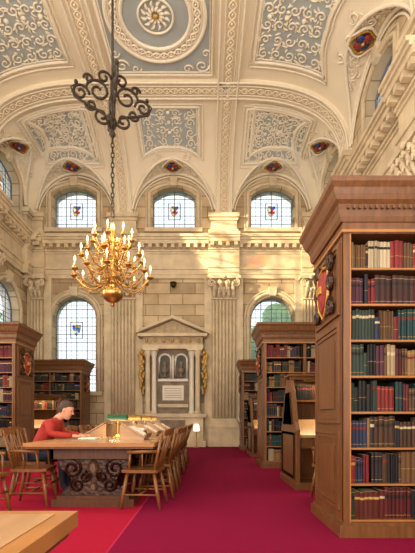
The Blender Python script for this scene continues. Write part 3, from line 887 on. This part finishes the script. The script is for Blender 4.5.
for i in range(9):
    link('library_chair', cme, loc=(-.73+rc.uniform(-.02, .04), 5.53+.58*i, 0), rotz=math.pi/2+rc.uniform(-.08, .08))
for y in (5.0, 6.5, 7.2, 7.9, 8.6, 9.3, 10.0):
    link('library_chair', cme, loc=(-2.14+rc.uniform(-.05, .04), y, 0), rotz=-math.pi/2+rc.uniform(-.12, .12))
link('library_chair', cme, loc=(-2.46, 5.78, 0), rotz=-math.pi/2)
link('library_chair', cme, loc=(-2.46, 4.3, 0), rotz=-math.pi/2-.2)
link('library_chair', cme, loc=(1.66, 5.25, 0), rotz=.15)
link('library_chair', cme, loc=(2.6, 5.25, 0), rotz=-.1)

# ---------------------------------------------------------------- things on the table
def book_rest(x, y, rot):
    mb = MB()
    for a in (-.22, .2): mb.prism([(-.16, 0), (.16, 0), (.16, .2), (.13, .2), (-.16, .03)], a, a+.02, 'x', M_woodl)
    mb.prism([(-.17, .03), (.14, .215), (.13, .23), (-.18, .045)], -.24, .24, 'x', M_woodl)
    mb.prism([(-.19, .03), (-.17, .03), (-.19, .09), (-.205, .08)], -.24, .24, 'x', M_wood)
    mb.box(-.19, .19, .0, .018, .0, .24, M_paper, M=Matrix.Translation((0, -.155, .062)) @ Matrix.Rotation(math.radians(-59), 4, 'X'))
    o = mb.obj('book_rest'); o.location = (x, y, .784); o.rotation_euler[2] = rot
for x, y, r in ((-1.78, 6.6, -math.pi/2), (-1.0, 5.5, math.pi/2), (-1.78, 7.3, -math.pi/2), (-1.0, 6.75, math.pi/2), (-1.78, 8.2, -math.pi/2), (-1.0, 7.9, math.pi/2), (-1.78, 9.3, -math.pi/2), (-1.0, 9.2, math.pi/2)):
    book_rest(x, y, r)
def desk_lamp(x, y):
    mb = MB()
    mb.lathe([(.09, 0), (.09, .015), (.04, .03), (.014, .05), (.02, .1), (.013, .16), (.013, .3), (.02, .32), (.01, .37)], (0, 0, 0), M_brass, n=12)
    vs = []; fs = []
    for i in range(11):
        a = math.pi*i/10
        for xx in (-.15, .15): vs.append((xx, -.085*math.cos(a), .27+.085*math.sin(a)))
    for i in range(10): fs.append((i*2, i*2+1, i*2+3, i*2+2))
    fs.append(tuple(range(0, 22, 2))); fs.append(tuple(range(21, 0, -2)))
    mb.add(vs, fs, M_green if y < 7 else M_brass, smooth=False)
    mb.tube([(-.15, -.085, .27), (.15, -.085, .27)], .007, M_brass, n=6)
    mb.tube([(-.12, 0, .275), (.12, 0, .275)], .016, M_lampglow, n=6)
    o = mb.obj('desk_lamp'); o.location = (x, y, .784)
for y in (6.2, 7.5, 8.8, 9.9):
    desk_lamp(-1.39, y)
    l = bpy.data.lights.new('desk_lamp_bulb', 'AREA'); l.shape = 'RECTANGLE'; l.size = .24; l.size_y = .1; l.energy = 3; l.color = (1, .75, .42)
    o = bpy.data.objects.new('desk_lamp_light', l); COL.objects.link(o); o.location = (-1.39, y, 1.03)
mb = MB(); rng = random.Random(3); z = 0
for i in range(4):
    mb.box(-.11+rng.uniform(-.02, .02), .1, -.15, .14+rng.uniform(-.02, .02), z, z+.035, [M_green, M_woodc, M_red, M_paper][i]); z += .036
o = mb.obj('book_stack'); o.location = (-1.05, 6.12, .784)
mb = MB(); mb.box(-.12, 0, -.16, .16, 0, .015, M_paper); mb.box(.003, .12, -.16, .16, 0, .012, M_paper); o = mb.obj('open_book'); o.location = (-1.7, 5.78, .784)

# ---------------------------------------------------------------- chandelier
ch = empty('chandelier', (XC, 5.75, 0))
mb = MB()
prof = [(.01, 2.68), (.03, 2.70), (.02, 2.73), (.09, 2.76), (.14, 2.81), (.155, 2.87), (.14, 2.93), (.07, 2.99), (.04, 3.04), (.1, 3.08), (.1, 3.12), (.045, 3.16), (.04, 3.24), (.08, 3.3), (.085, 3.34), (.04, 3.42), (.035, 3.5), (.07, 3.56), (.07, 3.6), (.03, 3.66), (.05, 3.74), (.03, 3.82), (.015, 3.88)]
mb.lathe(prof, (0, 0, 0), M_brass, n=20)
fl = MB()
def arm(a, R, z0, zt, dip):
    ca, sa = math.cos(a), math.sin(a)
    pts = []
    for k in range(15):
        f = k/14
        r = .06+(R-.06)*f
        z = z0-dip*math.sin(f*math.pi*1.05)+(zt-z0)*f*f
        pts.append((ca*r, sa*r, z))
    mb.tube(pts, .010, M_brass, n=6)
    for fc, rr0, up in ((.55, .06, .07), (.3, .045, .09), (.8, .04, -.05)):
        sp = []
        for k in range(14):
            f = k/13; an = f*3*math.pi; rr = rr0*(1-.75*f)
            r = R*fc+rr*math.cos(an); z = z0-dip*.45+up+rr*math.sin(an); sp.append((ca*r, sa*r, z))
        mb.tube(sp, .007, M_brass, n=5)
    ex, ey, ez = pts[-1]
    mb.lathe([(.01, -.03), (.04, 0), (.05, .012), (.02, .02), (.02, .05), (.024, .055)], (ex, ey, ez), M_brass, n=10)
    fl.lathe([(.011, .05), (.011, .11)], (ex, ey, ez), M_candle, n=8)
    fl.lathe([(.004, .11), (.016, .13), (.013, .15), (.002, .185)], (ex, ey, ez), M_flame, n=8)
for i in range(12): arm(2*math.pi*i/12+.1, .54, 3.08, 3.08, .16)
for i in range(10): arm(2*math.pi*i/10+.3, .43, 3.3, 3.34, .12)
for i in range(8): arm(2*math.pi*i/8, .28, 3.52, 3.6, .09)
mb.obj('brass_body', ch); fl.obj('candle_bulbs', ch)
ir = MB()
z = 3.88
k = 0
while z < 5.3:
    ring = [(.022*math.cos(2*math.pi*i/10)*(1 if k % 2 else 0), .022*math.cos(2*math.pi*i/10)*(0 if k % 2 else 1), z+.04+.045*math.sin(2*math.pi*i/10)) for i in range(10)]
    ir.tube(ring, .009, M_iron, n=5, closed=True); z += .072; k += 1
ir.tube([(0, 0, 5.25), (0, 0, ZC-.05)], .018, M_iron, n=6)
ir.lathe([(.01, 0), (.05, .05), (.02, .12), (.06, .25), (.02, .35), (.03, .6), (.015, .8)], (0, 0, 5.1), M_iron, n=10)
for i in range(4):
    a = math.pi/2*i+.35; ca, sa = math.cos(a), math.sin(a)
    def sc_(cr, cz, r, st, tr, rad=.019):
        pts = []
        for k in range(24):
            f = k/23; an = st+tr*f*2*math.pi; rr = r*(1-.75*f); q = cr+rr*math.cos(an); pts.append((ca*q, sa*q, cz+rr*math.sin(an)))
        ir.tube(pts, rad, M_iron, n=5)
    sc_(.44, 5.64, .12, math.pi, -1.4); sc_(.2, 5.72, .17, 0, 1.4); sc_(.15, 5.38, .12, math.pi, 1.3); sc_(.3, 5.5, .08, 0, -1.3); sc_(.12, 5.94, .1, math.pi, -1.2); sc_(.33, 5.86, .07, 0, 1.2)
    ir.tube([(0, 0, 5.2), (ca*.12, sa*.12, 5.42), (ca*.36, sa*.36, 5.5), (ca*.52, sa*.52, 5.56), (ca*.57, sa*.57, 5.68), (ca*.5, sa*.5, 5.74)], [.015, .02, .018, .016, .012, .008], M_iron, n=6)
    ir.ball((ca*.5, sa*.5, 5.77), .03, M_iron)
ir.lathe([(.01, 0), (.12, .04), (.16, .1), (.16, .12)], (0, 0, ZC-.14), M_gold, n=16)
ir.obj('hanging_ironwork', ch)
l = bpy.data.lights.new('chandelier_glow', 'POINT'); l.energy = 90; l.color = (1, .72, .4); l.shadow_soft_size = .3
o = bpy.data.objects.new('chandelier_light', l); COL.objects.link(o); o.parent = ch; o.location = (0, 0, 3.95)

# ---------------------------------------------------------------- man reading (faces +x)
man = empty('seated_man', (-2.46, 5.78, 0))
def skin(name, verts, edges, radii, mats, parent, sub=2):
    me = bpy.data.meshes.new(name); me.from_pydata(verts, edges, []); me.update()
    for m in mats: me.materials.append(m)
    o = bpy.data.objects.new(name, me); COL.objects.link(o); o.parent = parent
    o.modifiers.new('skin', 'SKIN')
    if not me.skin_vertices: return o
    for i, r in enumerate(radii):
        sv = me.skin_vertices[0].data[i]; sv.radius = (r, r) if not isinstance(r, tuple) else r; sv.use_root = (i == 0)
    sb_ = o.modifiers.new('sub', 'SUBSURF'); sb_.levels = sub; sb_.render_levels = sub
    for p in me.polygons: p.use_smooth = True
    o.modifiers['skin'].use_smooth_shade = True
    return o
V = [(0, 0, .58), (.05, 0, .72), (.15, 0, .88), (.25, 0, 1.0), (.32, 0, 1.06),
     (.25, -.17, 1.0), (.28, -.25, .86), (.48, -.2, .835), (.56, -.16, .83),
     (.25, .17, 1.0), (.28, .25, .86), (.48, .2, .835), (.56, .16, .83)]
E = [(0, 1), (1, 2), (2, 3), (3, 4), (3, 5), (5, 6), (6, 7), (7, 8), (3, 9), (9, 10), (10, 11), (11, 12)]
R = [(.14, .12), (.14, .12), (.15, .13), (.13, .11), .062, .078, .055, .043, .034, .078, .055, .043, .034]
skin('torso_shirt', V, E, R, [M_red], man)
V = [(0, 0, .57), (0, -.1, .55), (.4, -.12, .54), (.42, -.12, .12), (.52, -.12, .05), (0, .1, .55), (.4, .12, .54), (.42, .12, .12), (.52, .12, .05)]
E = [(0, 1), (1, 2), (2, 3), (3, 4), (0, 5), (5, 6), (6, 7), (7, 8)]
skin('legs_trousers', V, E, [.13, .09, .07, .05, .045, .09, .07, .05, .045], [M_jean], man)
for sg in (-1, 1):
    V = [(.55, sg*.16, .828), (.62, sg*.14, .822)]; E = [(0, 1)]; R = [.026, .032]
    for i, (dy, ln) in enumerate(((-.03, .075), (-.01, .085), (.01, .08), (.03, .065))):
        b = len(V); V += [(.65, sg*.14+dy, .822), (.65+ln*.6, sg*.14+dy*1.2, .828), (.65+ln, sg*.14+dy*1.25, .806)]; E += [(1, b), (b, b+1), (b+1, b+2)]; R += [.011, .009, .008]
    b = len(V); V += [(.62, sg*.1, .82), (.66, sg*.075, .815)]; E += [(1, b), (b, b+1)]; R += [.012, .009]
    skin('hand', V, E, R, [M_skin], man)
hd = MB()
T = Matrix.Translation((.42, 0, 1.2)) @ Matrix.Rotation(math.radians(20), 4, 'Y')
vs = []; fs = []; rings = [(-.135, .03, .035, .03), (-.12, .02, .065, .05), (-.09, .01, .082, .06), (-.05, 0, .093, .07), (0, 0, .1, .076), (.05, -.005, .1, .076), (.085, -.01, .085, .066), (.11, -.015, .055, .045), (.12, -.015, .015, .012)]
N = 18
for z, cx, rx, ry in rings:
    for i in range(N):
        a = 2*math.pi*i/N
        vs.append(T @ Vector((cx+rx*math.cos(a), ry*math.sin(a), z)))
for j in range(len(rings)-1):
    for i in range(N): fs.append((j*N+i, j*N+(i+1) % N, (j+1)*N+(i+1) % N, (j+1)*N+i))
fs.append(tuple(range(N-1, -1, -1)))
hd.add(vs, fs, M_skin, smooth=True)
hd.prism([(.09, .02), (.125, -.03), (.1, -.04)], -.014, .014, 'y', M_skin, M=T)
for sg in (-1, 1):
    hd.ball((-.005, sg*.077, -.01), (.022, .01, .034), M_skin, M=T); hd.ball((.088, sg*.03, .005), (.012, .014, .009), M_dark, M=T)
hd.box(.085, .097, -.025, .025, -.078, -.07, M_cart, M=T)
hd.tube([(-.09, 0, -.19), (-.02, 0, -.08)], .054, M_skin, n=12, M=T)
hd.obj('head', man)
hr = MB(); vs = []; fs = []
for j, (z, rx, ry, cx) in enumerate(((-.06, .05, .07, -.055), (-.02, .07, .08, -.045), (.03, .092, .083, -.025), (.07, .1, .082, -.012), (.105, .078, .066, -.015), (.128, .045, .04, -.015), (.135, .01, .01, -.015))):
    for i in range(N):
        a = 2*math.pi*i/N; vs.append(T @ Vector((cx+rx*math.cos(a), ry*math.sin(a), z)))
for j in range(6):
    for i in range(N): fs.append((j*N+i, j*N+(i+1) % N, (j+1)*N+(i+1) % N, (j+1)*N+i))
hr.add(vs, fs, M_hair, smooth=True); hr.obj('hair', man)

# ---------------------------------------------------------------- outside
mb = MB(); mb.box(-60, 60, YB+1, 90, -1.2, -1.0, M_grass); mb.obj('lawn')
def tree(x, y, h, s):
    rng = random.Random(s); mb = MB()
    mb.tube([(0, 0, -.99), (.1, 0, h*.4), (0, .1, h*.8)], [.35, .25, .1], M_woodd, n=8)
    for i in range(26):
        a = rng.uniform(0, 6.28); r = rng.uniform(0, h*.3); mb.ball((r*math.cos(a), r*math.sin(a), h*rng.uniform(.45, 1.0)), rng.uniform(.7, 1.4), M_leaf, n=8)
    o = mb.obj('tree'); o.location = (x, y, 0)
tree(5.0, 29, 8.3, 1); tree(9.0, 31, 7, 2)

# ---------------------------------------------------------------- lights / world
w = bpy.data.worlds.new('sky'); sc.world = w; w.use_nodes = True
bg = w.node_tree.nodes['Background']; bg.inputs[0].default_value = (.9, .95, 1, 1); bg.inputs[1].default_value = 1.6
WARM = (1, .925, .82)
def area(name, loc, rot, sx, sy, e, col=WARM):
    l = bpy.data.lights.new(name, 'AREA'); l.shape = 'RECTANGLE'; l.size = sx; l.size_y = sy; l.energy = e; l.color = col
    o = bpy.data.objects.new(name, l); COL.objects.link(o); o.location = loc; o.rotation_euler = rot
R90 = math.pi/2
area('fill_front', (XC, YF+.3, 4.5), (R90+.3, 0, 0), 10, 7, 1550)  # added frontal fill lamp, tilted up; the front wall has no windows
for y in (5.9, 1.3, -2.4):
    area('daylight_left_window', (XL+.05, y, 9.6), (0, -R90+.35, 0), 1.7, 1.7, 170)
    area('daylight_right_window', (XR-.05, y, 9.6), (0, R90-.35, 0), 1.7, 1.7, 100)
    area('daylight_left_low_window', (XL+.05, y, 4.2), (0, -R90, 0), 3.6, 1.7, 170)
    area('daylight_right_low_window', (XR-.05, y, 4.9), (0, R90, 0), 2.4, 1.7, 60)
# low sunbeam entering through a clerestory window
l = bpy.data.lights.new('sunbeam', 'SPOT'); l.energy = 60000; l.color = (1, .78, .46); l.spot_size = math.radians(11); l.spot_blend = .2; l.shadow_soft_size = .05
o = bpy.data.objects.new('sunbeam', l); COL.objects.link(o); o.location = (-14, 6.6, 11.1)
o.rotation_euler = (Vector((2.8, 16.2, 7.5))-Vector((-14, 6.6, 11.1))).to_track_quat('-Z', 'Y').to_euler()

# ---------------------------------------------------------------- camera
cd = bpy.data.cameras.new('camera'); cd.sensor_fit = 'HORIZONTAL'; cd.sensor_width = 36; cd.lens = 36*400/415
cd.shift_y = 143.5/415; cd.clip_start = .05
co = bpy.data.objects.new('camera', cd); COL.objects.link(co); co.location = (0, 0, 1.05); co.rotation_euler = (R90, 0, 0)
sc.camera = co
